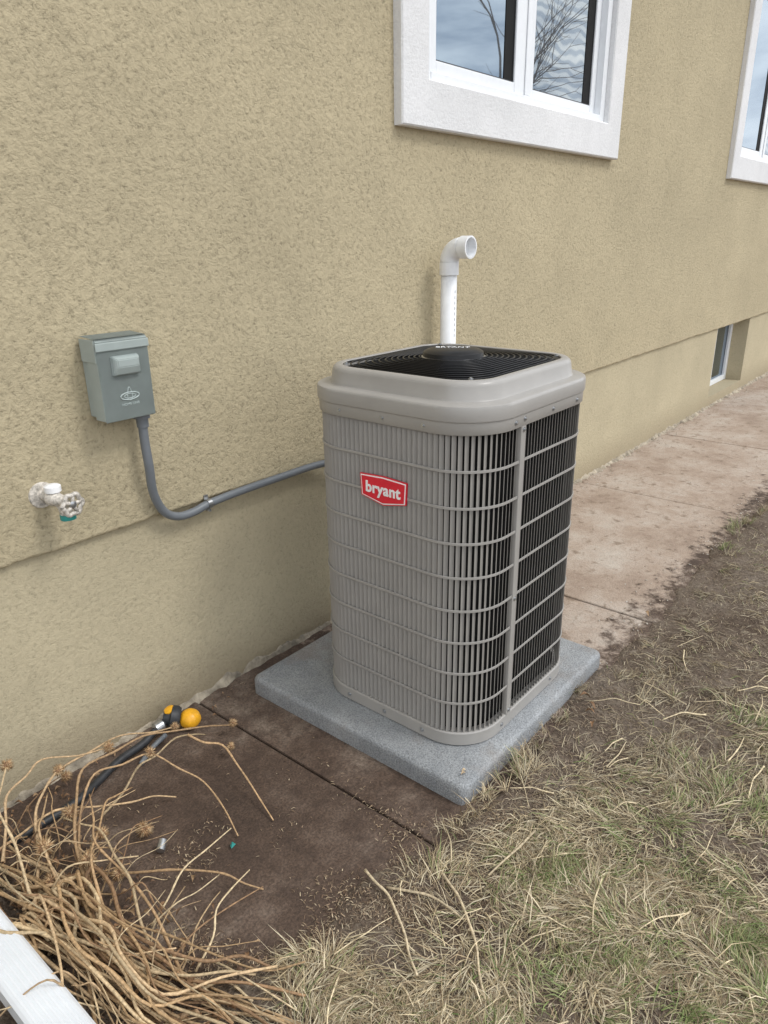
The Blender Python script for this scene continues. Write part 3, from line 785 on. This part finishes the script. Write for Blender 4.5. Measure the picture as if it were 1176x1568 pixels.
for i in range(380):
    x=random.gauss(.50,.09); y=random.uniform(.9,1.85); leaf((x,y,random.uniform(.012,.04)),random.uniform(.010,.026),random.choice(lc))
for i in range(30): 
    x=random.uniform(.6,1.3); leaf((x,1.85-abs(random.gauss(0,.05)),.012),random.uniform(.01,.02),random.choice(lc))
leaf((1.43,.90,.072),.020,(.5,.38,.24)); leaf((1.44,.905,.072),.016,(.5,.38,.24))
for p,s in (((1.97,.78,.03),.035),((2.0,.76,.03),.03),((2.05,.80,.03),.04),((1.93,.74,.03),.03),((2.75,.86,.02),.03)):
    leaf(p,s,random.choice(lc[:3]))
me=bpy.data.meshes.new('dead_flower_stems'); me.from_pydata(SV,[],SF); me.update()
ca=me.color_attributes.new('Col','FLOAT_COLOR','POINT'); arr=np.ones((len(SV),4)); arr[:,:3]=np.array(SC); ca.data.foreach_set('color',arr.reshape(-1))
me.polygons.foreach_set('use_smooth',[True]*len(me.polygons))
me.materials.append(M_stem); o=bpy.data.objects.new('dead_flower_stems',me); scene.collection.objects.link(o)

# ---------------------------------------------------------------- bare trees across the yard
def branch(p,d,l,r,lev):
    n=4; path=[p]; q=p.copy(); dd=d.copy()
    for i in range(n):
        dd=(dd+Vector((random.gauss(0,.12),random.gauss(0,.12),random.gauss(.04,.08)))).normalized(); q=q+dd*l/n; path.append(q.copy())
    V,F=tube_data(path,list(np.linspace(r,r*.6,n+1)),6 if lev<3 else 4,False); b=len(TV); TV.extend(V); TF.extend([tuple(i+b for i in f) for f in F])
    if lev>=5: return
    for i in range(3 if lev<4 else 2):
        t=path[random.choice((2,3,4))] if i else path[-1]
        ang=random.uniform(.3,.85); ax=d.orthogonal().normalized(); ax.rotate(Matrix.Rotation(random.uniform(0,6.28),3,dd)); nd=dd.copy(); nd.rotate(Matrix.Rotation(ang,3,ax))
        branch(t,nd,l*random.uniform(.6,.82),r*.55,lev+1)
for sd,pp in ((21,(16.5,-8.0,-.05)),(33,(18.0,-14.0,-.05))):
    TV=[];TF=[]; random.seed(sd)
    branch(Vector(pp),Vector((0,0,1)),2.8,.12,0)
    obj_from('bare_tree',TV,TF,M_bark,None,True)

# ---------------------------------------------------------------- world & sun
SUN_EL=rad(52); SUN_AZ=Vector((.35,-.9,0)).normalized()
W=bpy.data.worlds.new('World'); scene.world=W; W.use_nodes=True; nt=W.node_tree
bg=nt.nodes['Background']
sky=N(nt,'ShaderNodeTexSky',sky_type='NISHITA'); sky.sun_disc=False; sky.sun_elevation=SUN_EL
sky.sun_rotation=math.atan2(SUN_AZ.x,SUN_AZ.y); sky.dust_density=2.0
tc=N(nt,'ShaderNodeTexCoord'); mp=N(nt,'ShaderNodeMapping'); mp.inputs['Scale'].default_value=(1,1,2.2); L(nt,tc.outputs['Generated'],mp.inputs['Vector'])
cf=noise_n(nt,mp.outputs[0],4.2,5,.62,.4)
cl=ramp(nt,cf,[(.35,(.34,.40,.49)),(.50,(.70,.73,.78)),(.62,(1,1,1))])
clm=mix(nt,1.0,cl,(14.0,14.0,13.9),'MULTIPLY')
final=mix(nt,ramp(nt,cf,[(.34,.55),(.50,1.0)]),sky.outputs[0],clm)
L(nt,final,bg.inputs['Color']); bg.inputs['Strength'].default_value=.145
sun=bpy.data.lights.new('sun','SUN'); sun.energy=1.4; sun.angle=rad(16); sun.color=(1,.97,.93)
so=bpy.data.objects.new('sun',sun); scene.collection.objects.link(so)
dv=Vector((SUN_AZ.x*math.cos(SUN_EL),SUN_AZ.y*math.cos(SUN_EL),math.sin(SUN_EL)))
so.rotation_euler=dv.to_track_quat('Z','Y').to_euler(); so.location=(0,-5,8)

# ---------------------------------------------------------------- camera
w=Vector((.6359608,-.2835866,.7177273)); n_=Vector((-.7714634,-.2163993,.5983440)); d_=Vector((.0144971,.9342568,.3563062))
right=Vector((w[0],n_[0],-d_[0])).normalized(); fwd=Vector((w[2],n_[2],-d_[2])); fwd=(fwd-right*fwd.dot(right)).normalized(); up=right.cross(fwd)
cam=bpy.data.cameras.new('camera'); co=bpy.data.objects.new('camera',cam); scene.collection.objects.link(co)
Mx=Matrix((right,up,-fwd)).transposed().to_4x4(); Mx.translation=Vector((0,0,1.52)); co.matrix_world=Mx
cam.sensor_fit='VERTICAL'; cam.sensor_height=24; cam.sensor_width=18; cam.lens=24*1106/1568; cam.clip_start=.02; cam.clip_end=600
scene.camera=co
scene.view_settings.view_transform='Standard'; scene.view_settings.look='None'; scene.view_settings.exposure=0
